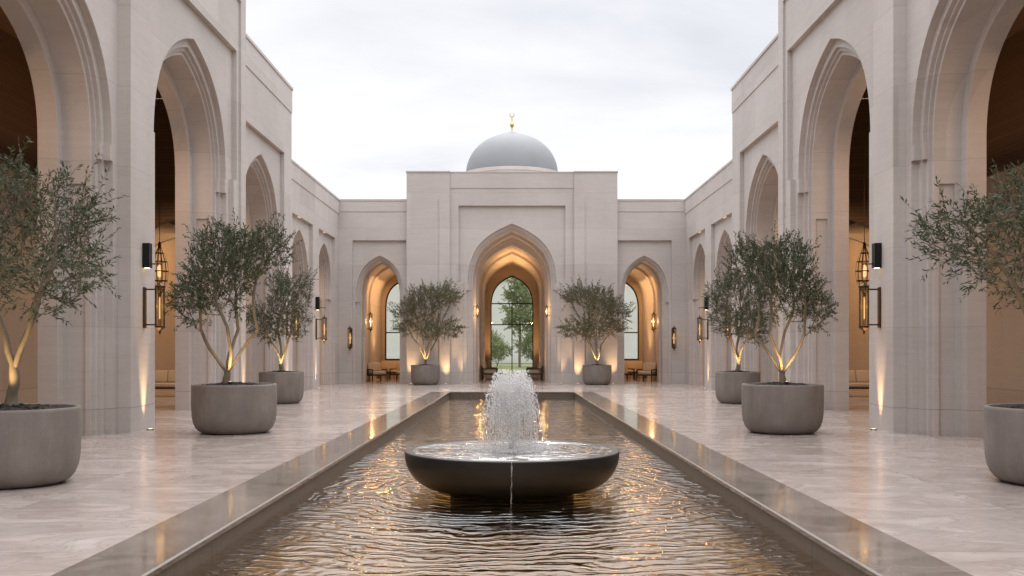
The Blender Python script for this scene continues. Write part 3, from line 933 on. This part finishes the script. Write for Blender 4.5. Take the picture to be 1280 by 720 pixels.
TREES = {}
TREES['a'] = build_tree_meshes(3, 2.72, 2.15, 0.50, 4, 0.22, 0.058, 16, 0.066, 0.0088, nattr=900)
TREES['b'] = build_tree_meshes(21, 2.70, 2.15, 0.58, 3, 0.30, 0.060, 12, 0.066, 0.0088, nattr=900)
TREES['d'] = build_tree_meshes(57, 2.75, 2.25, 0.92, 3, 0.40, 0.052, 10, 0.064, 0.0088, nattr=860, wob=0.07, spread=0.26)
TREES['c'] = build_tree_meshes(42, 2.70, 2.75, 0.55, 5, 0.10, 0.040, 12, 0.075, 0.0110, nattr=800, flat=0.35)
for k, (tr, me) in TREES.items():
    tr.materials.append(M['bark']); me.materials.append(M['leaf_warm' if k == 'c' else 'leaf'])

def place_tree(key, loc, rz, sc_, label, squash=1.0):
    r = tag(empty('olive_tree', loc, rz), label, 'tree', 'olive trees in the round planters')
    r.scale = (sc_ * squash, sc_ * squash, sc_)
    for nm, me in zip(('trunk', 'crown'), TREES[key]):
        o = bpy.data.objects.new(nm, me); COL.objects.link(o); o.parent = r
    return r

# pot: one round planter, copied
pot = empty('round_planter', (0, 0, 0))
bm = bmesh.new()
lathe(bm, [(0.0, 0.0), (0.52, 0.0), (0.58, 0.012), (0.64, 0.05), (0.69, 0.11), (0.725, 0.20), (0.745, 0.32), (0.752, 0.50), (0.752, 0.84), (0.748, 0.866), (0.738, 0.876), (0.706, 0.876), (0.696, 0.868), (0.690, 0.82), (0.68, 0.74)], 80)
mobj('shell', bm, M['concrete'], pot, smooth=True)
bm = bmesh.new()
rs = random.Random(4)
lathe(bm, [(0.685, 0.80), (0.66, 0.82), (0.55, 0.845), (0.40, 0.872), (0.2, 0.885), (0.0, 0.888)], 60)
for v in bm.verts: v.co.z += rs.gauss(0, .008)
for i in range(420):
    a = rs.random() * 6.28; rr = 0.64 * math.sqrt(rs.random())
    add_drop(bm, (rr * math.cos(a), rr * math.sin(a), 0.885 - 0.075 * (rr / .64) ** 2 + rs.gauss(0, .006)), (rs.gauss(0, 1), rs.gauss(0, 1), .3), rs.uniform(.012, .03), rs.uniform(.8, 2.2))
mobj('mulch', bm, M['soil'], pot)
bm = bmesh.new()
lathe(bm, [(0.0, 0.93), (0.030, 0.93), (0.034, 0.925), (0.036, 0.86)], 14, 0.0, -0.30)
f = mobj('uplight', bm, M['black'], pot)
bm = bmesh.new(); lathe(bm, [(0.0, 0.934), (0.026, 0.934)], 14, 0.0, -0.30)
mobj('lens', bm, M['glow_soft'], f)

pots = [  # x, y, scale xy, scale z, tree key, tree rot, tree scale, squash, pot label, tree label
    (-5.76, 11.95, 1.0, 1.0, 'd', 0.6, 1.03, 1.10, 'large round concrete planter at the left edge, nearest on the left', 'dark olive tree in the nearest left planter, crown cut by the left edge'),
    (-5.03, 18.85, 1.0, 1.0, 'a', 1.9, 1.08, 0.95, 'round concrete planter beside the left tower arch, second on the left', 'full olive tree with forked lit trunk before the left tower arch'),
    (-6.25, 28.2, 0.80, 0.97, 'b', 3.6, 1.02, 0.92, 'smaller round planter against the left wing, third on the left', 'olive tree half hidden behind the fuller tree at the left wing'),
    (-3.42, 41.0, 0.76, 0.88, 'c', 0.3, 1.20, 0.98, 'small pale planter against the wall left of the central portal', 'broad feathery olive tree left of the central portal'),
    (6.27, 12.0, 1.0, 1.0, 'd', 2.2, 1.04, 1.20, 'large round concrete planter cut by the right edge, nearest on the right', 'dark olive tree at the right edge leaning out over the floor'),
    (4.90, 18.85, 0.96, 1.0, 'a', 4.4, 0.99, 0.92, 'round concrete planter beside the right tower arch, second on the right', 'full olive tree with several lit stems before the right tower arch'),
    (6.12, 28.2, 0.80, 0.97, 'b', 5.3, 1.02, 0.92, 'smaller round planter against the right wing, third on the right', 'olive tree half hidden behind the fuller tree at the right wing'),
    (3.35, 41.0, 0.76, 0.88, 'c', 3.5, 1.20, 0.98, 'small pale planter against the wall right of the central portal', 'broad feathery olive tree right of the central portal'),
]
for i, (x, y, sx, sz, key, rz, ts, sq, lp, lt) in enumerate(pots):
    p = pot if i == 0 else copy_tree(pot)
    p.location = (x, y, 0); p.scale = (sx, sx, sz)
    tag(p, lp, 'planter', 'round concrete planters along the court')
    zt = 0.875 * sz
    place_tree(key, (x - (0.14 if i == 1 else 0.0), y, zt), rz, ts, lt, sq)
    lamp('SPOT', (x, y - 0.30 * sx, zt + 0.075), 62 if y < 40 else 70, (1.0, 0.66, 0.28), (x, y + 0.10, zt + 1.6), spot_size=R(90), spot_blend=0.8, shadow_soft_size=0.03)

# ------------------------------------------------------------------ wall lanterns and box lights
lan = empty('wall_lantern', (0, 0, 0))      # wall at local x = 0, out along +x; origin at middle of the body
bm = bmesh.new(); box(bm, 0.0, 0.035, -0.055, 0.055, -0.40, 0.36, 0.006)
mobj('back_bar', bm, M['bronze'], lan)
for z in (-0.34, 0.32):
    bm = bmesh.new(); box(bm, 0.036, 0.21, -0.012, 0.012, z - 0.014, z + 0.014)
    mobj('arm', bm, M['bronze'], lan)
bm = bmesh.new()
for k in range(6):
    a = math.pi / 3 * k
    cx, cy = 0.30 + 0.088 * math.cos(a), 0.088 * math.sin(a)
    tube(bm, [(cx, cy, -0.40), (cx, cy, 0.38)], [0.0085, 0.0085], 5)
lathe(bm, [(0.0, 0.50), (0.012, 0.49), (0.018, 0.45), (0.03, 0.435), (0.07, 0.40), (0.10, 0.385), (0.10, 0.355), (0.088, 0.35)], 6, 0.30, 0)
lathe(bm, [(0.088, -0.36), (0.10, -0.365), (0.10, -0.395), (0.06, -0.43), (0.02, -0.455), (0.028, -0.48), (0.012, -0.51), (0.0, -0.54)], 6, 0.30, 0)
for z in (): lathe(bm, [(0.080, z - .008), (0.094, z - .008), (0.094, z + .008), (0.080, z + .008)], 6, 0.30, 0)
mobj('cage', bm, M['bronze'], lan)
bm = bmesh.new(); lathe(bm, [(0.076, -0.355), (0.076, 0.35)], 6, 0.30, 0)
mobj('glass', bm, M['lantern_glass'], lan)
bm = bmesh.new(); lathe(bm, [(0.0, -0.24), (0.017, -0.22), (0.017, 0.12), (0.008, 0.17), (0.0, 0.19)], 10, 0.30, 0)
mobj('candle', bm, M['glow'], lan)
LN = []
def put_lantern(loc, rz, label, power=6.0):
    o = lan if not LN else copy_tree(lan)
    LN.append(o); o.location = loc; o.rotation_euler = (0, 0, rz)
    tag(o, label, 'lantern', 'bronze lanterns on the walls')
    fm = M['glow_dim'] if power < 1.5 else M['glow_mid'] if power < 5 else M['glow']
    for ch in o.children:
        if ch.name.split('.')[0] == 'candle':
            ch.material_slots[0].link = 'OBJECT'; ch.material_slots[0].material = fm
    if power:
        d = Vector((0.30, 0, 0.0)); d.rotate(Euler((0, 0, rz)))
        lamp('POINT', Vector(loc) + d, power, (1, 0.60, 0.27), shadow_soft_size=0.05)
    return o
bxl = empty('box_light', (0, 0, 0))
bm = bmesh.new(); box(bm, 0.0, 0.13, -0.085, 0.085, -0.23, 0.23, 0.004)
mobj('housing', bm, M['black'], bxl)
bm = bmesh.new(); tube(bm, [(0.131, 0, -0.155), (0.34, 0, -0.155)], [0.011, 0.011], 8); tube(bm, [(0.32, 0, -0.155), (0.32, 0, -0.24)], [0.006, 0.006], 6)
mobj('rod', bm, M['black'], bxl)
bm = bmesh.new(); box(bm, 0.03, 0.10, -0.05, 0.05, -0.238, -0.231)
mobj('lens', bm, M['glow_soft'], bxl)
BX = []
def put_box(loc, rz, label):
    o = bxl if not BX else copy_tree(bxl)
    BX.append(o); o.location = loc; o.rotation_euler = (0, 0, rz)
    tag(o, label, 'wall light', 'black box lights on the piers')
ful = empty('floor_uplight', (0, 0, 0))
bm = bmesh.new(); lathe(bm, [(0.0, 0.018), (0.052, 0.018), (0.060, 0.012), (0.060, 0.0)], 20)
mobj('housing', bm, M['black'], ful)
bm = bmesh.new(); lathe(bm, [(0.0, 0.021), (0.036, 0.021)], 16)
mobj('lens', bm, M['glow_soft'], ful)
FU = []
def put_up(loc, wall_dir, label, e=60, size=36, tilt=0.14):
    o = ful if not FU else copy_tree(ful)
    FU.append(o); o.location = loc
    tag(o, label, 'uplight', 'small round uplights at the foot of the walls')
    l = Vector(loc) + Vector((0, 0, 0.05))
    lamp('SPOT', l, e, (1.0, 0.62, 0.30), l + Vector((wall_dir[0] * tilt, wall_dir[1] * tilt, 1)), spot_size=R(size), spot_blend=1.0, shadow_soft_size=0.07)

for s, nm in ((-1, 'left'), (1, 'right')):
    rz = 0 if s < 0 else math.pi
    xf = 6.875
    put_lantern((s * xf, 19.42, 2.30), rz, f'large bronze lantern on the {nm} tower pier beneath its black box light', 1.0)
    put_box((s * xf, 19.42, 3.25), rz, f'black box light above the bronze lantern on the {nm} tower pier')
    put_up((s * (xf - 0.13), 19.40, 0), (-s * -1, 0), f'round uplight on the floor at the foot of the {nm} tower pier', 270, 34, 0.075)
    put_lantern((s * 6.955, 32.1, 2.25), rz, f'bronze lantern behind the trees at the end of the {nm} middle block', 1.2)
    put_up((s * 6.82, 32.2, 0), (s, 0), f'uplight at the foot of the {nm} middle block, behind its planter', 210, 34, 0.075)
    put_up((s * 6.74, 26.63, 0), (s, 0), f'uplight at the far corner of the {nm} tower, behind the trees', 210, 34, 0.075)
    put_lantern((s * 6.995, 37.1, 2.15), rz, f'bronze lantern between the two low arches of the {nm} wing', 1.2)
    put_box((s * 6.995, 37.1, 3.05), rz, f'black box light between the two low arches of the {nm} wing')
    put_up((s * 6.88, 37.1, 0), (s, 0), f'uplight between the two low arches of the {nm} wing', 210, 34, 0.075)
    put_lantern((s * 6.50, YB + 0.115, 1.85), -math.pi / 2, f'bronze lantern on the back wall beside the {nm} corner of the court', 2.0)
    put_lantern((s * 6.225, 43.9, 2.55), rz, f'glowing bronze lantern inside the {nm} side arch of the back wall', 22).scale = (0.85, 0.85, 0.85)
    put_lantern((s * 1.585, 42.55, 2.95), rz, f'glowing bronze lantern inside the central portal on its {nm} side', 22).scale = (0.55, 0.55, 0.55)
    put_up((s * 2.64, YB - 0.34, 0), (0, 1), f'uplight at the {nm} pier between portal and planter', 190, 52, 0.07)
    put_up((s * 1.98, YB - 0.24, 0), (0, 1), f'uplight close beside the {nm} jamb of the portal', 120, 48, 0.07)
    put_up((s * 4.05, YB - 0.32, 0), (0, 1), f'uplight behind the planter {nm} of the portal', 170, 54, 0.07)

# ------------------------------------------------------------------ seating
def make_seat(w, label, name='lounge_chair'):
    r = empty(name, (0, 0, 0))              # faces -y
    bm = bmesh.new()
    box(bm, -w / 2, w / 2, -0.36, 0.36, 0.24, 0.29, 0.006)
    box(bm, -w / 2, w / 2, 0.31, 0.36, 0.29, 0.62, 0.006)
    box(bm, -w / 2, -w / 2 + 0.05, -0.34, 0.309, 0.47, 0.52, 0.006); box(bm, w / 2 - 0.05, w / 2, -0.34, 0.309, 0.47, 0.52, 0.006)
    mobj('frame', bm, M['seatwood'], r)
    for sx in (-1, 1):
        for sy, zt in ((-1, 0.469), (1, 0.239)):
            b = bmesh.new(); x = sx * (w / 2 - 0.03); y = sy * 0.32
            if sy < 0: x = sx * (w / 2 - 0.026); y = -0.32
            box(b, x - 0.024, x + 0.024, y - (0.045 if sy < 0 else 0.024), y + (0.0 if sy < 0 else 0.024), 0.0, 0.238 if sy > 0 else 0.469)
            if sy < 0:
                for v in b.verts: v.co.y -= 0.0
            mobj('leg', b, M['seatwood'], r)
    b = bmesh.new(); box(b, -w / 2 + 0.06, w / 2 - 0.06, -0.33, 0.22, 0.291, 0.42, 0.03)
    mobj('seat_cushion', b, M['cushion'], r, smooth=True)
    k = max(1, round(w / 0.75))
    for i in range(k):
        a = -w / 2 + 0.06 + (w - 0.12) / k * i; e = a + (w - 0.12) / k - 0.01
        b = bmesh.new(); box(b, a, e, -0.08, 0.08, 0.0, 0.38, 0.04)
        o = mobj('back_cushion', b, M['cushion'], r, smooth=True); o.location = (0, 0.20, 0.415); o.rotation_euler = (R(-12), 0, 0)
    return r
sofa = make_seat(1.7, '', 'sofa'); chair = make_seat(0.74, '')
SOF = []; CH = []
def put_sofa(loc, rz, label):
    o = sofa if not SOF else copy_tree(sofa); SOF.append(o); o.location = loc; o.rotation_euler = (0, 0, rz); tag(o, label, 'sofa', 'beige cushioned sofas')
def put_chair(loc, rz, label):
    o = chair if not CH else copy_tree(chair); CH.append(o); o.location = loc; o.rotation_euler = (0, 0, rz); tag(o, label, 'armchair', 'beige cushioned armchairs')
tab = empty('coffee_table', (0, 0, 0))
bm = bmesh.new(); lathe(bm, [(0.0, 0.40), (0.29, 0.40), (0.30, 0.39), (0.30, 0.365), (0.0, 0.36)], 32); mobj('table_top', bm, M['seatwood'], tab)
for k in range(3):
    a = k * 2.094 + .5; bm = bmesh.new(); tube(bm, [(0.2 * math.cos(a), 0.2 * math.sin(a), 0.36), (0.24 * math.cos(a), 0.24 * math.sin(a), 0)], [0.016, 0.012], 8); mobj('leg', bm, M['seatwood'], tab)
for s, nm in ((-1, 'left'), (1, 'right')):
    put_sofa((s * 10.55, 31.7, 0), 0, f'beige sofa in the {nm} gallery seen through the tower arch')
    put_sofa((s * 5.36, 48.6, 0), 0, f'beige sofa under the window of the {nm} side arch')
    put_chair((s * 5.85, 44.9, 0), -s * 0.55, f'beige armchair by the outer wall of the {nm} side arch')
    put_chair((s * 4.92, 45.9, 0), s * 0.35, f'beige armchair by the inner wall of the {nm} side arch')
    t = tab if s < 0 else copy_tree(tab); t.location = (s * 5.38, 45.6, 0); tag(t, f'small dark round coffee table between the armchairs of the {nm} side arch', 'coffee table', 'small dark coffee tables')
    put_chair((s * 1.02, 46.6, 0), math.pi / 2 * (1 if s < 0 else -1), f'beige armchair against the {nm} wall of the portal hall, nearer one')
    put_chair((s * 1.02, 48.0, 0), math.pi / 2 * (1 if s < 0 else -1), f'beige armchair against the {nm} wall of the portal hall, farther one')
# brass pendant in each gallery
pen = empty('pendant_lantern', (0, 0, 0))
bm = bmesh.new()
lathe(bm, [(0.0, -0.75), (0.05, -0.70), (0.05, -0.64), (0.16, -0.52), (0.26, -0.30), (0.29, -0.05), (0.25, 0.20), (0.14, 0.42), (0.06, 0.55), (0.04, 0.70), (0.0, 0.72)], 12)
bmesh.ops.wireframe(bm, faces=bm.faces[:], thickness=0.022, use_replace=True, use_even_offset=True)
mobj('cage', bm, M['bronze'], pen)
bm = bmesh.new(); tube(bm, [(0, 0, 0.70), (0, 0, 5.75)], [0.012, 0.012], 6); mobj('rod', bm, M['bronze'], pen)
bm = bmesh.new(); lathe(bm, [(0.0, -0.22), (0.06, -0.18), (0.07, 0.05), (0.0, 0.14)], 12); mobj('bulb', bm, M['glow_dim'], pen)
for s, nm in ((-1, 'left'), (1, 'right')):
    o = pen if s < 0 else copy_tree(pen)
    o.location = (s * 9.15, 27.0, 3.54); o.scale = (0.8, 0.8, 1.0)
    tag(o, f'brass pendant lantern hanging in the {nm} gallery', 'pendant lantern', 'brass pendant lanterns in the galleries')

# interior lamps, with some added fill lights
for s in (-1, 1):
    lamp('AREA', (s * 10.4, 16.5, 5.4), 38, (1, 0.60, 0.30), (s * 12.3, 16.5, 2.0), shape='RECTANGLE', size=6.0, size_y=0.4)
    lamp('AREA', (s * 10.3, 30.0, 5.6), 110, (1, 0.60, 0.30), (s * 10.3, 31.0, 0), shape='RECTANGLE', size=2.5, size_y=0.5)
    lamp('AREA', (s * 10.3, 37.0, 5.8), 170, (1, 0.58, 0.27), (s * 10.3, 37.5, 0), shape='RECTANGLE', size=2.5, size_y=4.0)
    lamp('AREA', (s * 10.4, 25.0, 6.4), 55, (1, 0.58, 0.28), (s * 10.4, 25.01, 9.3), shape='RECTANGLE', size=3.0, size_y=8.0)
    lamp('POINT', (s * 9.15, 27.0, 3.5), 7, (1, 0.6, 0.28), shadow_soft_size=0.1)
    lamp('AREA', (s * 5.36, 46.8, 4.55), 100, (1, 0.54, 0.22), (s * 5.36, 46.81, 0), shape='RECTANGLE', size=1.0, size_y=4.5)
    lamp('SPOT', (s * 5.36, 47.4, 0.5), 230, (1, 0.52, 0.20), (s * 5.36, 46.6, 5.0), spot_size=R(100), spot_blend=0.8, shadow_soft_size=0.1)
    lamp('SPOT', (s * 1.15, 44.6, 0.1), 190, (1, 0.52, 0.20), (s * 1.0, 45.1, 5.0), spot_size=R(70), spot_blend=0.9, shadow_soft_size=0.08)
    lamp('SPOT', (s * 1.25, 50.5, 0.1), 190, (1, 0.52, 0.20), (s * 1.0, 50.3, 5.0), spot_size=R(90), spot_blend=0.9, shadow_soft_size=0.08)
for s in (-1, 1):
    lamp('SPOT', (s * 1.22, 53.3, 0.1), 150, (1, 0.52, 0.20), (s * 1.15, 54.6, 3.4), spot_size=R(80), spot_blend=0.9, shadow_soft_size=0.08)  # added fill to brighten the hall's end wall, no fixture there
    lamp('AREA', (s * 9.4, 15.9, 5.6), 36, (1, 0.58, 0.30), (s * 7.8, 16.5, 2.5), shape='RECTANGLE', size=1.2, size_y=3.0)  # added fill to warm the near arch jambs, no fixture there
    lamp('AREA', (s * 9.4, 23.0, 5.6), 44, (1, 0.58, 0.30), (s * 7.8, 23.8, 2.5), shape='RECTANGLE', size=1.2, size_y=3.0)  # likewise added, warms the tower arch jambs
lamp('AREA', (0, 49.5, 4.9), 60, (1, 0.52, 0.20), (0, 49.5, 9), shape='RECTANGLE', size=0.5, size_y=7.0)

# ------------------------------------------------------------------ garden beyond the windows
gw = tag(empty('garden_building', (0, 88, 0)), 'pale garden building seen through the windows behind the hall', 'building')
bm = bmesh.new(); box(bm, -18, 18, 88, 89, -0.02, 7.0)
mobj('wall', bm, M['facade'], gw, True)
bm = bmesh.new(); box(bm, -18.1, 18.1, 87.85, 89.1, 7.0, 7.25); box(bm, -18, 18, 87.93, 87.999, 0, 0.7)
mobj('cornice', bm, M['facade'], gw, True)
g1, g1c = build_tree_meshes(77, 7.0, 2.3, 1.7, 1, 1.0, 0.09, 9, 0.17, 0.042, nattr=330, step=0.19, wob=0.05)
g2, g2c = build_tree_meshes(78, 2.0, 1.9, 0.15, 4, 0.1, 0.04, 9, 0.10, 0.026, nattr=380, step=0.11)
for a, b in ((g1, g1c), (g2, g2c)): a.materials.append(M['bark']); b.materials.append(M['leaf_garden'])
r = tag(empty('garden_tree', (0.55, 72, -0.02)), 'tall airy green tree in the garden behind the central window', 'tree')
for nm, me in (('trunk', g1), ('crown', g1c)):
    o = bpy.data.objects.new(nm, me); COL.objects.link(o); o.parent = r
for x, y, s_, lb in ((-2.0, 70, 1.25, 'green shrub low in the left of the central window'), (-1.1, 76, 1.0, 'green shrub behind the others left of the garden tree'), (1.7, 74, 1.3, 'green shrub at the right side of the central window'), (2.6, 69, 1.1, 'rightmost green shrub, mostly hidden by the hall')):
    r = tag(empty('shrub', (x, y, -0.02), x), lb, 'shrub', 'garden shrubs behind the hall')
    r.scale = (s_, s_, s_)
    for nm, me in (('stem', g2), ('crown', g2c)):
        o = bpy.data.objects.new(nm, me); COL.objects.link(o); o.parent = r

# ------------------------------------------------------------------ sky and sun
w = bpy.data.worlds.new('World'); sc.world = w; w.use_nodes = True
t = NT(w.node_tree); t.n.clear()
out = t.n.new('ShaderNodeOutputWorld')
sky = t.n.new('ShaderNodeTexSky'); sky.sky_type = 'NISHITA'; sky.sun_disc = False
SUN_EL, SUN_AZ = 66.0, 4.0
sky.sun_elevation = R(SUN_EL); sky.sun_rotation = R(SUN_AZ)
gen = t.add('ShaderNodeTexCoord').outputs['Generated']
x, y, z = t.add('ShaderNodeSeparateXYZ', {0: gen}).outputs
zz = t.math('MAXIMUM', z, 0.0)
den = t.math('ADD', zz, 0.22)
pl = t.add('ShaderNodeCombineXYZ', {0: t.math('DIVIDE', x, den), 1: t.math('DIVIDE', y, den), 2: 0.0}).outputs[0]
c1 = t.noise(t.mapping(pl, (0.75, 1.1, 1), rot=(0, 0, R(28)), loc=(1.3, 0.4, 0)), 0.85, 6, 0.50, 0.5)
c2 = t.noise(t.mapping(pl, (1.0, 1.6, 1), loc=(3, 1, 0)), 2.0, 5, 0.5, 0.3)
cf = t.math('ADD', t.math('MULTIPLY', c1, 0.72), t.math('MULTIPLY', c2, 0.28))
hi = t.rng(zz, 0.12, 0.34, 0.0, 0.11)
cl = t.ramp(t.math('SUBTRACT', cf, hi), [(0.32, (0.67, 0.682, 0.725)), (0.45, (0.865, 0.868, 0.888)), (0.57, (1.0, 0.995, 0.988))])
zen = t.rng(zz, 0.34, 0.95, 1.0, 3.5)
clv = t.add('ShaderNodeVectorMath', {0: cl, 'Scale': t.math('MULTIPLY', zen, 11.0)}, operation='SCALE').outputs[0]
cc = t.mix(0.93, sky.outputs[0], clv)
bg = t.add('ShaderNodeBackground', {'Color': cc, 'Strength': 0.1})
t.l.new(bg.outputs[0], out.inputs[0])
sun = bpy.data.lights.new('sun', 'SUN'); sun.energy = 1.5; sun.angle = R(50); sun.color = (1.0, 0.95, 0.9)
so = bpy.data.objects.new('sun', sun); COL.objects.link(so)
az = R(SUN_AZ)
dirv = Vector((math.sin(az) * math.cos(R(SUN_EL)), math.cos(az) * math.cos(R(SUN_EL)), math.sin(R(SUN_EL))))
so.rotation_euler = dirv.to_track_quat('Z', 'Y').to_euler()

# ------------------------------------------------------------------ render settings
sc.render.engine = 'CYCLES'
sc.cycles.use_denoising = True
sc.cycles.max_bounces = 8; sc.cycles.diffuse_bounces = 4; sc.cycles.glossy_bounces = 4; sc.cycles.transmission_bounces = 6; sc.cycles.transparent_max_bounces = 12
sc.cycles.caustics_reflective = False; sc.cycles.caustics_refractive = False
sc.cycles.sample_clamp_indirect = 6.0
sc.view_settings.view_transform = 'Standard'; sc.view_settings.look = 'None'
sc.view_settings.exposure = 0.12; sc.view_settings.gamma = 1.0; sc.view_settings.use_curve_mapping = False
